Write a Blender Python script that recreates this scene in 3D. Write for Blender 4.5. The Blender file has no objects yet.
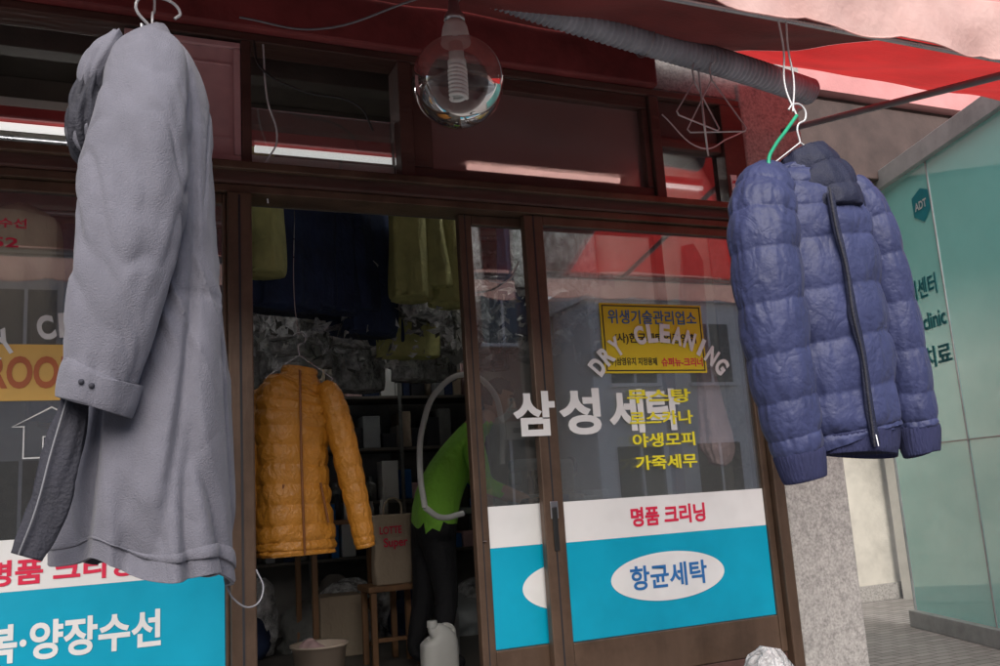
import bpy, bmesh, math, random
from mathutils import Vector, Matrix, noise
random.seed(7)
sc=bpy.context.scene
sc.view_settings.view_transform='Standard'; sc.view_settings.look='None'; sc.view_settings.exposure=0
COL=sc.collection
# ---------------------------------------------------------------- materials
def nodes(m): return m.node_tree.nodes, m.node_tree.links
def mat(name,c,rough=.6,metal=0,var=.15,scale=6,bump=0,bscale=60,c2=None,spec=.5,transl=0,sheen=0,stretch=(1,1,1),emit=0,dirt=0,wrk=0,wscale=14,wst=(1,1,.6)):
    m=bpy.data.materials.new(name); m.use_nodes=True; n,l=nodes(m)
    b=n['Principled BSDF']; b.inputs['Roughness'].default_value=rough; b.inputs['Metallic'].default_value=metal
    b.inputs['Specular IOR Level'].default_value=spec
    if sheen: b.inputs['Sheen Weight'].default_value=sheen
    tc=n.new('ShaderNodeTexCoord'); mp=n.new('ShaderNodeMapping'); mp.inputs['Scale'].default_value=stretch
    l.new(tc.outputs['Object'],mp.inputs[0])
    nz=n.new('ShaderNodeTexNoise'); nz.inputs['Scale'].default_value=scale; nz.inputs['Detail'].default_value=3; nz.inputs['Roughness'].default_value=.6
    l.new(mp.outputs[0],nz.inputs['Vector'])
    r=n.new('ShaderNodeValToRGB'); r.color_ramp.elements[0].position=.3; r.color_ramp.elements[1].position=.7
    lo=[x*(1-var) for x in c]; hi=[min(1,x*(1+var)) for x in c]
    if c2: hi=list(c2)
    r.color_ramp.elements[0].color=(*lo,1); r.color_ramp.elements[1].color=(*hi,1)
    l.new(nz.outputs['Fac'],r.inputs[0]); out=r.outputs[0]
    if dirt:
        n2=n.new('ShaderNodeTexNoise'); n2.inputs['Scale'].default_value=scale*.35; n2.inputs['Detail'].default_value=5; n2.inputs['Roughness'].default_value=.75
        l.new(tc.outputs['Object'],n2.inputs['Vector'])
        r2=n.new('ShaderNodeValToRGB'); r2.color_ramp.elements[0].position=.45; r2.color_ramp.elements[1].position=.7
        mx=n.new('ShaderNodeMixRGB'); mx.blend_type='MULTIPLY'
        r2.color_ramp.elements[0].color=(1,1,1,1); r2.color_ramp.elements[1].color=(1-dirt,1-dirt,1-dirt,1)
        l.new(n2.outputs['Fac'],r2.inputs[0]); mx.inputs[0].default_value=1
        l.new(out,mx.inputs[1]); l.new(r2.outputs[0],mx.inputs[2]); out=mx.outputs[0]
    l.new(out,b.inputs['Base Color'])
    rr=n.new('ShaderNodeMath'); rr.operation='MULTIPLY_ADD'; rr.inputs[1].default_value=.25; rr.inputs[2].default_value=max(0,rough-.12)
    l.new(nz.outputs['Fac'],rr.inputs[0]); l.new(rr.outputs[0],b.inputs['Roughness'])
    last=None
    if wrk:
        mw=n.new('ShaderNodeMapping'); mw.inputs['Scale'].default_value=wst; mw.inputs['Rotation'].default_value=(.3,.4,0); l.new(tc.outputs['Object'],mw.inputs[0])
        nw=n.new('ShaderNodeTexNoise'); nw.inputs['Scale'].default_value=wscale; nw.inputs['Detail'].default_value=2; nw.inputs['Distortion'].default_value=.9
        l.new(mw.outputs[0],nw.inputs['Vector'])
        ab=n.new('ShaderNodeMath'); ab.operation='SUBTRACT'; ab.inputs[1].default_value=.5; l.new(nw.outputs['Fac'],ab.inputs[0])
        a2=n.new('ShaderNodeMath'); a2.operation='ABSOLUTE'; l.new(ab.outputs[0],a2.inputs[0])
        bw=n.new('ShaderNodeBump'); bw.inputs['Strength'].default_value=wrk; bw.inputs['Distance'].default_value=.03
        l.new(a2.outputs[0],bw.inputs['Height']); last=bw.outputs[0]; l.new(last,b.inputs['Normal'])
    if bump:
        nb=n.new('ShaderNodeTexNoise'); nb.inputs['Scale'].default_value=bscale; nb.inputs['Detail'].default_value=2
        l.new(mp.outputs[0],nb.inputs['Vector'])
        bp=n.new('ShaderNodeBump'); bp.inputs['Strength'].default_value=bump; bp.inputs['Distance'].default_value=.01
        l.new(nb.outputs['Fac'],bp.inputs['Height']); l.new(bp.outputs[0],b.inputs['Normal'])
        if last: l.new(last,bp.inputs['Normal'])
    if emit:
        b.inputs['Emission Color'].default_value=(*c,1); b.inputs['Emission Strength'].default_value=emit
    if transl:
        t=n.new('ShaderNodeBsdfTranslucent'); l.new(out,t.inputs[0]); ms=n.new('ShaderNodeMixShader'); ms.inputs[0].default_value=transl
        l.new(b.outputs[0],ms.inputs[1]); l.new(t.outputs[0],ms.inputs[2]); l.new(ms.outputs[0],n['Material Output'].inputs[0])
    return m
def glassmat(name,tint=(.93,.95,.94),refl=1.3,base=.03,milk=0,milkcol=(.7,.7,.7),rough=.0,dirt=.05):
    m=bpy.data.materials.new(name); m.use_nodes=True; n,l=nodes(m); n.remove(n['Principled BSDF'])
    t=n.new('ShaderNodeBsdfTransparent'); t.inputs[0].default_value=(*tint,1)
    d=n.new('ShaderNodeBsdfDiffuse'); d.inputs[0].default_value=(*milkcol,1)
    tc=n.new('ShaderNodeTexCoord'); nz=n.new('ShaderNodeTexNoise'); nz.inputs['Scale'].default_value=3; nz.inputs['Detail'].default_value=4
    l.new(tc.outputs['Object'],nz.inputs['Vector'])
    mm=n.new('ShaderNodeMath'); mm.operation='MULTIPLY_ADD'; mm.inputs[1].default_value=dirt; mm.inputs[2].default_value=milk
    l.new(nz.outputs['Fac'],mm.inputs[0])
    m1=n.new('ShaderNodeMixShader'); l.new(mm.outputs[0],m1.inputs[0]); l.new(t.outputs[0],m1.inputs[1]); l.new(d.outputs[0],m1.inputs[2])
    g=n.new('ShaderNodeBsdfGlossy'); g.inputs['Roughness'].default_value=rough; g.inputs[0].default_value=(1,1,1,1)
    fr=n.new('ShaderNodeFresnel'); fr.inputs[0].default_value=1.5
    f2=n.new('ShaderNodeMath'); f2.operation='MULTIPLY_ADD'; f2.inputs[1].default_value=refl; f2.inputs[2].default_value=base; f2.use_clamp=True
    l.new(fr.outputs[0],f2.inputs[0])
    m2=n.new('ShaderNodeMixShader'); l.new(f2.outputs[0],m2.inputs[0]); l.new(m1.outputs[0],m2.inputs[1]); l.new(g.outputs[0],m2.inputs[2])
    l.new(m2.outputs[0],n['Material Output'].inputs[0]); return m
M=dict(
 frame=mat('brown_aluminium',(.13,.082,.056),.38,.35,.25,8,.1,90,stretch=(1,1,.2),dirt=.4),
 framedk=mat('dark_brown_wood',(.095,.045,.036),.5,0,.35,5,.25,60,stretch=(.2,1,1),dirt=.4),
 maroon=mat('maroon_paint',(.26,.05,.05),.55,0,.3,4,.2,40,dirt=.45),
 pinkmetal=mat('pink_painted_metal',(.62,.36,.37),.4,.0,.12,4,.05,40,dirt=.3),
 blue=mat('cyan_vinyl',(.0,.36,.55),.35,0,.08,3,.03,30,dirt=.15),
 white=mat('white_vinyl',(.8,.8,.8),.4,0,.04,3,dirt=.15),
 red=mat('red_vinyl',(.7,.02,.07),.4,0,.05,5),
 yellow=mat('yellow_vinyl',(.82,.62,.02),.4,0,.05,4,dirt=.1),
 yel2=mat('faded_yellow_vinyl',(.72,.42,.08),.4,0,.1,4,dirt=.15),
 ylett=mat('yellow_letter',(.85,.75,.03),.4,0,.03,4),
 black=mat('black_ink',(.02,.02,.025),.5,0,.1),
 bluelett=mat('blue_ink',(.02,.15,.42),.5,0,.1),
 orangelett=mat('orange_ink',(.45,.10,.02),.5,0,.1),
 conc=mat('granite_column_stone',(.36,.345,.33),.85,0,.2,90,.25,100,c2=(.52,.50,.48),dirt=.4),
 plaster=mat('beige_plaster',(.62,.59,.53),.9,0,.1,3,.25,60,dirt=.3),
 pinkwall=mat('pink_wall_paint',(.60,.27,.27),.8,0,.1,2,.2,50,dirt=.25),
 dkwood=mat('dark_soffit',(.075,.05,.045),.7,0,.3,4,.2,40),
 intwall=mat('interior_wallpaper',(.34,.33,.31),.85,0,.2,3,.1,40,dirt=.4),
 intdark=mat('interior_ceiling_boards',(.13,.115,.10),.9,0,.3,3,.2,40),
 intfloor=mat('interior_vinyl_floor',(.12,.11,.10),.5,0,.3,5,.1,40),
 coat=mat('grey_coat_fabric',(.158,.156,.190),.8,0,.12,9,.3,420,sheen=.15,spec=.25,wrk=.42,wscale=8,wst=(1,1,.5),dirt=.14),
 coatdk=mat('charcoal_lining',(.030,.030,.042),.8,0,.2,20,.3,200),
 navy=mat('navy_nylon',(.037,.045,.118),.55,0,.15,12,.2,90,spec=.35,sheen=.05,wrk=.26,wscale=20,wst=(1,1,.7)),
 navydk=mat('navy_dark_trim',(.010,.013,.040),.7,0,.15,30,.3,300),
 rib=mat('navy_rib_knit',(.024,.028,.085),.9,0,.1,30,.5,200,stretch=(1,1,.1)),
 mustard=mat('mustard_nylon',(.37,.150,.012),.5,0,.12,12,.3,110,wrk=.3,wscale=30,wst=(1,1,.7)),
 mustdk=mat('mustard_dark_trim',(.15,.05,.01),.6,0,.15,12),  # darker mustard for lining, zip and pocket seams
 green=mat('lime_green_cotton',(.30,.70,.07),.8,0,.08,10,.3,60,sheen=.1,wrk=.5,wscale=14),
 trouser=mat('black_trouser',(.012,.012,.015),.8,0,.2,12,.3,80,wrk=.4),
 skin=mat('skin',(.55,.32,.22),.5,0,.08,10),
 hair=mat('grey_black_hair',(.06,.055,.05),.6,0,.5,80,.6,120),
 steel=mat('galvanised_wire',(.45,.45,.47),.3,.9,.1,20),
 wwire=mat('white_coated_wire',(.6,.6,.62),.35,.2,.1,20),
 greenp=mat('green_plastic',(.02,.33,.18),.4,0,.1),
 duct=mat('grey_duct_plastic',(.42,.44,.50),.5,.0,.2,8,.1,40,dirt=.35),
 bar=mat('grey_painted_bar',(.20,.20,.22),.5,.2,.2,8,.1,40),
 blackpl=mat('black_plastic',(.02,.02,.02),.35,0,.2),
 whitepl=mat('white_gloss',(.72,.72,.70),.35,0,.05,6,.05,30),
 beigepl=mat('beige_plastic',(.62,.50,.40),.4,0,.05,6),
 paper=mat('brown_paper',(.42,.33,.24),.8,0,.08,6,.2,40,wrk=.4),
 wood=mat('stool_wood',(.22,.11,.05),.5,0,.3,8,.1,30,stretch=(1,1,.2)),
 plas=mat('clear_garment_plastic',(.5,.5,.5),.16,0,.55,16,.5,45,wrk=1.0,wscale=26,wst=(1,1,.8),c2=(.85,.85,.86)),
 cbl=mat('dark_blue_cloth',(.022,.036,.09),.85,0,.3,8,.3,60,wrk=.6),
 cyl=mat('olive_yellow_cloth',(.42,.41,.16),.85,0,.2,8,.3,60,wrk=.6),
 cgr=mat('grey_cloth',(.16,.16,.15),.85,0,.3,8,.3,60,wrk=.6),
 cpink=mat('pale_pink_cloth',(.72,.48,.48),.8,0,.15,8,.3,60,wrk=.6),
 lightgrey=mat('grey_enamel',(.34,.36,.37),.4,.1,.1,8,dirt=.3),
 road=mat('concrete_road',(.12,.12,.12),.9,0,.3,40,.5,200,c2=(.19,.185,.18)),
 tube=mat('fluorescent_tube',(1,.98,.95),.3,0,0,1,emit=.8),
 tubec=mat('ceiling_fluorescent_tube',(1,.99,.97),.3,0,0,1,emit=18),
 tubered=mat('red_fixture',(.45,.08,.08),.3,0,.2,6),
 cfl=mat('cfl_glass',(.85,.85,.83),.25,0,.02,4),
 brickm=mat('opposite_brick',(.30,.14,.10),.9,0,.25,6,.3,60),
 cream=mat('opposite_cream_tile',(.66,.65,.62),.7,0,.1,3,.1,60,dirt=.2),
 winblue=mat('window_dark',(.04,.05,.06),.1,0,.2,2),
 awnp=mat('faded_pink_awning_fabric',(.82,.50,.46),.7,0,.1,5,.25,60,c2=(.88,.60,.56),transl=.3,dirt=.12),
 awnd=mat('shaded_red_awning_fabric',(.26,.05,.048),.8,0,.2,4,.3,60,dirt=.3),  # red awning fabric with the upper storey's shade put into its colour
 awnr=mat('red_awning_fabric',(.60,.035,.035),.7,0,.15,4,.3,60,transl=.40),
)
def pavemat():
    m=mat('paving_blocks',(.28,.27,.26),.85,0,.15,12,0); n,l=nodes(m); b=n['Principled BSDF']
    tc=n.new('ShaderNodeTexCoord'); br=n.new('ShaderNodeTexBrick'); br.inputs['Scale'].default_value=3.3
    br.inputs['Color1'].default_value=(.26,.25,.24,1); br.inputs['Color2'].default_value=(.36,.34,.33,1); br.inputs['Mortar'].default_value=(.09,.085,.08,1)
    br.inputs['Mortar Size'].default_value=.012; l.new(tc.outputs['Object'],br.inputs['Vector']); l.new(br.outputs['Color'],b.inputs['Base Color'])
    bp=n.new('ShaderNodeBump'); bp.inputs['Strength'].default_value=.4; bp.invert=True; l.new(br.outputs['Fac'],bp.inputs['Height']); l.new(bp.outputs[0],b.inputs['Normal'])
    return m
M['pave']=pavemat()
G=glassmat('window_glass',(.92,.94,.94),1.8,.07,milk=.015,dirt=.08)
GF=glassmat('frosted_transom_glass',(.5,.38,.36),1.6,.06,milk=.5,milkcol=(.34,.21,.20),rough=.25,dirt=.2)
GT=glassmat('teal_film_glass',(.35,.80,.76),.35,.02,milk=.74,milkcol=(.30,.84,.80),rough=.03,dirt=.25)
GG=glassmat('globe_glass',(.94,.94,.94),.8,.0,milk=.0,dirt=.03)
# ---------------------------------------------------------------- helpers
def grp(name,parent=None):
    e=bpy.data.objects.new(name,None); COL.objects.link(e); e.empty_display_size=.1
    if parent: e.parent=parent
    return e
def link(o,parent=None,m=None,smooth=False):
    if o.name not in COL.objects: COL.objects.link(o)
    if m is not None:
        o.data.materials.clear()
        for x in (m if isinstance(m,(list,tuple)) else [m]): o.data.materials.append(x)
    if parent: o.parent=parent
    if smooth:
        for p in o.data.polygons: p.use_smooth=True
    return o
def meshobj(name,vs,fs,m,parent=None,smooth=False):
    me=bpy.data.meshes.new(name); me.from_pydata([tuple(v) for v in vs],[],fs); me.update()
    return link(bpy.data.objects.new(name,me),parent,m,smooth)
def box(name,x0,x1,y0,y1,z0,z1,m,parent=None,bev=.003):
    vs=[(x,y,z) for x in (x0,x1) for y in (y0,y1) for z in (z0,z1)]
    fs=[(0,1,3,2),(4,6,7,5),(0,4,5,1),(2,3,7,6),(0,2,6,4),(1,5,7,3)]
    o=meshobj(name,vs,fs,m,parent)
    if bev:
        b=o.modifiers.new('bevel','BEVEL'); b.width=bev; b.segments=2
    return o
def cr(pts,t):
    n=len(pts)-1; f=min(max(t,0),1)*n; i=min(int(f),n-1); u=f-i
    P=lambda k: pts[min(max(k,0),n)]
    return [0.5*((2*b)+(-a+c)*u+(2*a-5*b+4*c-d)*u*u+(-a+3*b-3*c+d)*u**3) for a,b,c,d in zip(P(i-1),P(i),P(i+1),P(i+2))]
def loft(name,path,m,parent=None,ref=(1,0,0),rings=60,segs=48,mod=None,post=None,hem=True,lining=None,power=2.0,capstart=True):
    ref=Vector(ref).normalized(); vs=[];fs=[];mi=[]
    S=[cr(path,i/(rings-1)) for i in range(rings)]
    for i,s in enumerate(S):
        p=Vector(s[:3]); q0=Vector(S[max(i-1,0)][:3]); q1=Vector(S[min(i+1,rings-1)][:3]); T=(q1-q0).normalized()
        A=(ref-T*ref.dot(T)).normalized(); B=T.cross(A); u=i/(rings-1)
        for j in range(segs):
            th=2*math.pi*j/segs; c,sn=math.cos(th),math.sin(th)
            ex=2/power; cc=math.copysign(abs(c)**ex,c); ss=math.copysign(abs(sn)**ex,sn)
            k=mod(u,th,p) if mod else 1
            v=p+A*(s[3]*cc*k)+B*(s[4]*ss*k)
            if post: v=post(v,u,th)
            vs.append(v)
    for i in range(rings-1):
        for j in range(segs):
            a=i*segs+j;b=i*segs+(j+1)%segs; fs.append((a,b,b+segs,a+segs)); mi.append(0)
    if capstart: fs.append(tuple(range(segs-1,-1,-1))); mi.append(0)
    last=(rings-1)*segs
    if hem:
        cen=sum((vs[last+j] for j in range(segs)),Vector())/segs; T=(Vector(S[-1][:3])-Vector(S[-4][:3])).normalized()
        base=len(vs)
        for dd,sc_ in ((0.0,.95),(-.05,.9)):
            for j in range(segs): vs.append(cen+(vs[last+j]-cen)*sc_+T*dd)
        for j in range(segs):
            j2=(j+1)%segs
            fs.append((last+j,last+j2,base+j2,base+j)); mi.append(0)
            fs.append((base+j,base+j2,base+segs+j2,base+segs+j)); mi.append(1)
        fs.append(tuple(base+segs+j for j in range(segs))); mi.append(1)
    else: fs.append(tuple(last+j for j in range(segs))); mi.append(0)
    o=meshobj(name,vs,fs,[m,lining or m],parent,True)
    for p_,k in zip(o.data.polygons,mi): p_.material_index=k
    return o
def tube(name,pts,r,m,parent=None,smooth=True,cyc=False):
    cu=bpy.data.curves.new(name,'CURVE'); cu.dimensions='3D'; cu.bevel_depth=r; cu.bevel_resolution=3; cu.resolution_u=8
    if smooth:
        s=cu.splines.new('BEZIER'); s.bezier_points.add(len(pts)-1)
        for b,p in zip(s.bezier_points,pts): b.co=p; b.handle_left_type=b.handle_right_type='AUTO'
    else:
        s=cu.splines.new('POLY'); s.points.add(len(pts)-1)
        for b,p in zip(s.points,pts): b.co=(*p,1)
    s.use_cyclic_u=cyc; cu.use_fill_caps=True
    o=bpy.data.objects.new(name,cu); COL.objects.link(o); bpy.context.view_layer.update()
    me=bpy.data.meshes.new_from_object(o.evaluated_get(bpy.context.evaluated_depsgraph_get())); bpy.data.objects.remove(o)
    return link(bpy.data.objects.new(name,me),parent,m,True)
def lathe(name,prof,loc,m,parent=None,segs=32,smooth=True,tilt=None):
    vs=[];fs=[]
    for r,z in prof:
        for j in range(segs):
            a=2*math.pi*j/segs; vs.append(Vector((r*math.cos(a),r*math.sin(a),z)))
    for i in range(len(prof)-1):
        for j in range(segs):
            a=i*segs+j;b=i*segs+(j+1)%segs; fs.append((a,b,b+segs,a+segs))
    if tilt: vs=[tilt@v for v in vs]
    return meshobj(name,[v+Vector(loc) for v in vs],fs,m,parent,smooth)
def text(name,body,x0,x1,z0,z1,y,m,parent,bold=.012,rot=0,plane=None):
    cu=bpy.data.curves.new(name,'FONT'); cu.body=body; cu.size=1; cu.offset=bold; cu.extrude=.002; cu.resolution_u=4
    o=bpy.data.objects.new(name,cu); COL.objects.link(o); bpy.context.view_layer.update()
    me=bpy.data.meshes.new_from_object(o.evaluated_get(bpy.context.evaluated_depsgraph_get())); bpy.data.objects.remove(o)
    xs=[v.co.x for v in me.vertices]; ys=[v.co.y for v in me.vertices]
    ax,bx,ay,by=min(xs),max(xs),min(ys),max(ys); sx=(x1-x0)/(bx-ax); sz=(z1-z0)/(by-ay)
    for v in me.vertices:
        X=x0+(v.co.x-ax)*sx; Z=z0+(v.co.y-ay)*sz
        if rot:
            cx,cz=(x0+x1)/2,(z0+z1)/2; dx,dz=X-cx,Z-cz
            X=cx+dx*math.cos(rot)-dz*math.sin(rot); Z=cz+dx*math.sin(rot)+dz*math.cos(rot)
        if plane: v.co=plane(X,Z,y-v.co.z*.3)
        else: v.co=(X,y-v.co.z*.3,Z)
    return link(bpy.data.objects.new(name,me),parent,m)
def N(v,s): return noise.noise(Vector(v)*s)
# ---------------------------------------------------------------- ground
meshobj('ground',[(-150,-150,0),(150,-150,0),(150,150,0),(-150,150,0)],[(0,1,2,3)],M['road'])
box('pavement',-40,40,-1.9,12,-.05,.10,M['pave'],None,.01)
box('kerb',-40,40,-2.05,-1.903,-.05,.105,M['lightgrey'],None,.015)
meshobj('road_marking',[(-40,-5.1,.004),(40,-5.1,.004),(40,-4.98,.004),(-40,-4.98,.004)],[(0,1,2,3)],M['white'])
# ---------------------------------------------------------------- shop building
S=grp('laundry_shop_building')
box('floor',-2.3,2.43,.06,3.4,.1,.42,M['intfloor'],S,0)
box('threshold',-2.3,2.43,-.08,.058,.1,.50,M['conc'],S,.006)
box('back_wall',-2.3,2.43,3.4,3.55,.1,3.1,M['intwall'],S,0)
box('side_wall_left',-2.45,-2.302,-.02,3.55,.1,6.5,M['plaster'],S,0)
box('side_wall_right',2.43,2.75,.30,3.55,.1,3.1,M['plaster'],S,0)
box('ceiling',-2.3,2.43,.12,3.4,2.98,3.1,M['intdark'],S,0)
for i in range(7): box('ceiling_joist',-2.3,2.43,.35+i*.45,.43+i*.45,2.88,2.978,M['intdark'],S,.004)
box('upper_storey',-2.3,2.752,.02,3.55,3.102,6.5,M['pinkwall'],S,0)
box('column',2.43,2.752,-.02,.298,.0,2.93,M['conc'],S,.012)
box('concrete_lintel',2.0,2.80,.0,.118,2.862,3.1,M['conc'],S,.006)
box('maroon_fascia',-2.3,2.0-.002,-.06,.1,2.845,3.1,M['maroon'],S,.01)
box('header_beam',-2.3,2.418,-.05,.10,2.30,2.372,M['framedk'],S,.006)
box('header_lip',-2.3,2.418,-.075,-.052,2.338,2.366,M['frame'],S,.004)
box('header_track',-2.3,2.41,-.035,.09,2.272,2.298,M['frame'],S,.002)
box('transom_top_rail',-2.3,2.418,-.03,.08,2.812,2.843,M['framedk'],S,.004)
for a,b in ((.362,.393),(.905,.955),(1.96,2.005),(2.31,2.418),(-.66,-.60)):
    box('transom_mullion',a,b,-.035,.085,2.374,2.81,M['framedk'],S,.004)
P=grp('pink_sash',S)
box('sash_panel',.0,.36,-.012,.02,2.38,2.80,M['pinkmetal'],P,.003)
for a,b,c,d in ((0,.36,2.38,2.40),(0,.36,2.78,2.80),(0,.022,2.402,2.778),(.338,.36,2.402,2.778)): box('sash_rim',a,b,-.03,-.014,c,d,M['pinkmetal'],P,.003)
for z in (2.46,2.72): box('sash_groove',.03,.33,-.018,-.0125,z,z+.006,M['pinkmetal'],P,.001)
T3=grp('frosted_transom',S)
box('transom_pane',1.03,1.95,.01,.018,2.42,2.755,GF,T3,0)
for a,b,c,d in ((.957,1.958,2.374,2.42),(.957,1.958,2.756,2.81),(.957,1.03,2.421,2.755),(1.93,1.958,2.421,2.755)): box('transom_sash',a,b,-.02,.05,c,d,M['framedk'],T3,.004)
box('transom_pane_small',2.03,2.30,.01,.018,2.376,2.60,G,S,0)
box('transom_sash_small',2.007,2.308,-.02,.05,2.60,2.64,M['framedk'],S,.004)
box('transom_upper_board',2.007,2.308,-.0,.05,2.642,2.81,M['dkwood'],S,.004)
box('transom_glass_middle',.394,.904,.03,.036,2.374,2.60,G,S,0)
box('transom_gloss_strip',.394,.904,.05,.12,2.376,2.44,M['whitepl'],S,.004)  # white strip stands in for a bright reflection low in the pane
box('jamb_left',.312,.388,-.045,.09,.50,2.27,M['frame'],S,.005)
box('jamb_groove',.345,.352,-.0475,-.044,.52,2.26,M['black'],S,0)
box('jamb_right',2.362,2.412,-.045,.09,.50,2.27,M['frame'],S,.005)
box('jamb_gap_shade',2.414,2.428,.0,.09,.5,2.29,M['black'],S,0)  # black strip stands in for the shade in the gap by the column
def leaf(name,x0,x1,y,z0=.60,z1=2.27,ls=.05,rs=.05):
    L=grp(name,S)
    box('stile_left',x0,x0+ls,y-.018,y+.018,z0,z1,M['frame'],L,.004)
    box('stile_right',x1-rs,x1,y-.018,y+.018,z0,z1,M['frame'],L,.004)
    box('stile_bead',x0+ls*.45,x0+ls*.52,y-.0195,y-.0178,z0,z1,M['black'],L,0)
    box('rail_top',x0+ls+.0005,x1-rs-.0005,y-.016,y+.016,z1-.035,z1,M['frame'],L,.003)
    box('rail_bottom',x0+ls+.0005,x1-rs-.0005,y-.016,y+.016,z0,.737,M['frame'],L,.004)
    box('kick_rail',x0,x1,y-.012,y+.012,.502,z0-.002,M['framedk'],L,.003)
    box('glass',x0+ls,x1-rs,y-.003,y+.003,.737,z1-.035,G,L,0)
    box('white_band',x0+ls+.001,x1-rs-.001,y-.006,y-.0035,1.074,1.215,M['white'],L,0)
    box('blue_band',x0+ls+.001,x1-rs-.001,y-.006,y-.0035,.739,1.0735,M['blue'],L,0)
    return L
R_=leaf('sliding_door_front',1.372,2.36,0,ls=.078,rs=.03)
Mi=leaf('sliding_door_middle',1.13,2.0,.045,ls=.05,rs=.04)
Le=leaf('sliding_door_side',-.66,.312,0,ls=.05,rs=.012)
Le2=leaf('sliding_door_far',-1.66,-.66,0)
box('door_handle',1.40,1.42,-.026,-.019,1.05,1.2,M['blackpl'],R_,.003)
box('door_lock_plate',1.395,1.425,-.023,-.0185,1.16,1.22,M['steel'],R_,.002)
lathe('screw',[(0,.003),(.006,.002),(.007,0)],(1.158,.02,1.1),M['steel'],Mi,12)
def arc(prefix,cx,cz,R,parent,y):
    s="DRY CLEANING"
    for i,ch in enumerate(s):
        if ch==' ': continue
        a=math.radians(50-i*(100/11)); X=cx-R*math.sin(a); Z=cz+R*math.cos(a)
        w=.047 if ch!='I' else .018
        text(prefix,ch,X-w/2,X+w/2,Z-.037,Z+.037,y,M['white'],parent,.045,rot=a)
def disc(name,cx,cz,rx,rz,y,m,parent,seg=64):
    return meshobj(name,[(cx+rx*math.cos(2*math.pi*i/seg),y,cz+rz*math.sin(2*math.pi*i/seg)) for i in range(seg)],[tuple(range(seg))],m,parent)
WS=grp('window_lettering')
arc('arc_letter',1.915,1.465,.365,WS,-.013)
arc('arc_letter',-.115,1.465,.365,WS,-.010)
text('shop_name','삼',1.275,1.44,1.45,1.61,-.024,M['white'],WS,.035)
text('shop_name','성',1.465,1.635,1.45,1.62,-.008,M['white'],WS,.035)
text('shop_name','세',1.67,1.82,1.45,1.615,-.008,M['white'],WS,.035)
text('shop_name','탁',1.835,1.985,1.455,1.615,-.008,M['white'],WS,.035)
for i,s in enumerate(('무스탕','로스카나','야생모피','가죽세무')):
    z=1.565-i*.083
    text('service_list',s,1.75+.004*i,2.035,z-.005,z+.048,-.012,M['ylett'],WS,.025)
text('band_text','명품 크리닝',1.725,2.05,1.108,1.178,-.008,M['red'],WS,.03)
text('band_text','명품 크리닝',-.33,.045,1.09,1.16,-.008,M['red'],WS,.03)
text('blue_text','한복·양장수선',-.42,.12,.885,.99,-.008,M['white'],WS,.03)
disc('white_oval',1.50,.925,.205,.086,.0375,M['white'],WS)
disc('white_oval',1.865,.925,.245,.086,-.0085,M['white'],WS)
text('oval_text','항균세탁',1.70,2.03,.885,.97,-.0105,M['bluelett'],WS,.02)
text('small_red_text','세탁 · 수선',-.45,-.26,2.12,2.15,-.008,M['red'],WS,.02)
text('small_red_text','T.752',-.45,-.28,2.06,2.09,-.008,M['red'],WS,.02)
YS=grp('yellow_notice_sign')
box('plate',1.668,2.128,-.0065,-.0035,1.675,1.945,M['yellow'],YS,0)
for a,b,c,d in ((1.676,2.12,1.683,1.687),(1.676,2.12,1.933,1.937),(1.676,1.68,1.687,1.933),(2.116,2.12,1.687,1.933)): box('border',a,b,-.0085,-.0067,c,d,M['black'],YS,0)
text('title','위생기술관리업소',1.70,2.10,1.865,1.92,-.008,M['bluelett'],YS,.01)
text('line2','(사)한국세탁업중앙회',1.72,2.09,1.785,1.83,-.008,M['black'],YS,.015)
text('line3','(주)삼영유지 지정용제',1.685,1.90,1.70,1.735,-.008,M['black'],YS,.01)
text('line4','슈퍼뉴-크리너',1.92,2.11,1.70,1.735,-.008,M['red'],YS,.02)
YR=grp('faded_yellow_window_sticker')
box('plate',-.52,-.07,-.0062,-.0035,1.605,1.77,M['yel2'],YR,0)
text('letters','BEDROOM',-.50,-.10,1.64,1.735,-.008,M['orangelett'],YR,.03)
HI=grp('house_icon_sticker')
tube('outline',[(-.25,-.006,1.44),(-.25,-.006,1.53),(-.28,-.006,1.53),(-.18,-.006,1.585),(-.08,-.006,1.53),(-.11,-.006,1.53),(-.11,-.006,1.44)],.003,M['white'],HI,False,True)
tube('door_outline',[(-.20,-.006,1.44),(-.20,-.006,1.50),(-.16,-.006,1.50),(-.16,-.006,1.44)],.0025,M['white'],HI,False)
LB=grp('transom_label_sticker')
box('label',2.325,2.355,-.0385,-.0355,2.43,2.50,M['white'],LB,0); text('label_text','소화기',2.328,2.352,2.46,2.475,-.0395,M['red'],LB,.02)
FL=grp('fluorescent_light')
for x0,x1 in ((-.9,-.02),(.40,.98),):
    box('housing',x0,x1,.14,.20,2.53,2.57,M['tubered'],FL,.006)
    tube('lamp_tube',[(x0+.03,.17,2.51),(x1-.03,.17,2.51)],.013,M['tube'],FL,False)
box('housing_small',2.05,2.29,.10,.14,2.50,2.53,M['tubered'],FL,.005)
tube('lamp_tube_small',[(2.06,.10,2.485),(2.28,.10,2.485)],.01,M['tube'],FL,False)
for x,y in ((-.6,.8),(1.5,.9),(.9,2.4)):
    box('ceiling_housing',x,x+.9,y-.04,y+.04,2.835,2.875,M['whitepl'],FL,.005)
    tube('ceiling_tube',[(x+.03,y,2.815),(x+.87,y,2.815)],.014,M['tubec'],FL,False)
box('shelf_over_door',-2.2,2.3,.13,.32,2.345,2.365,M['intdark'],S,.003)
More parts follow.
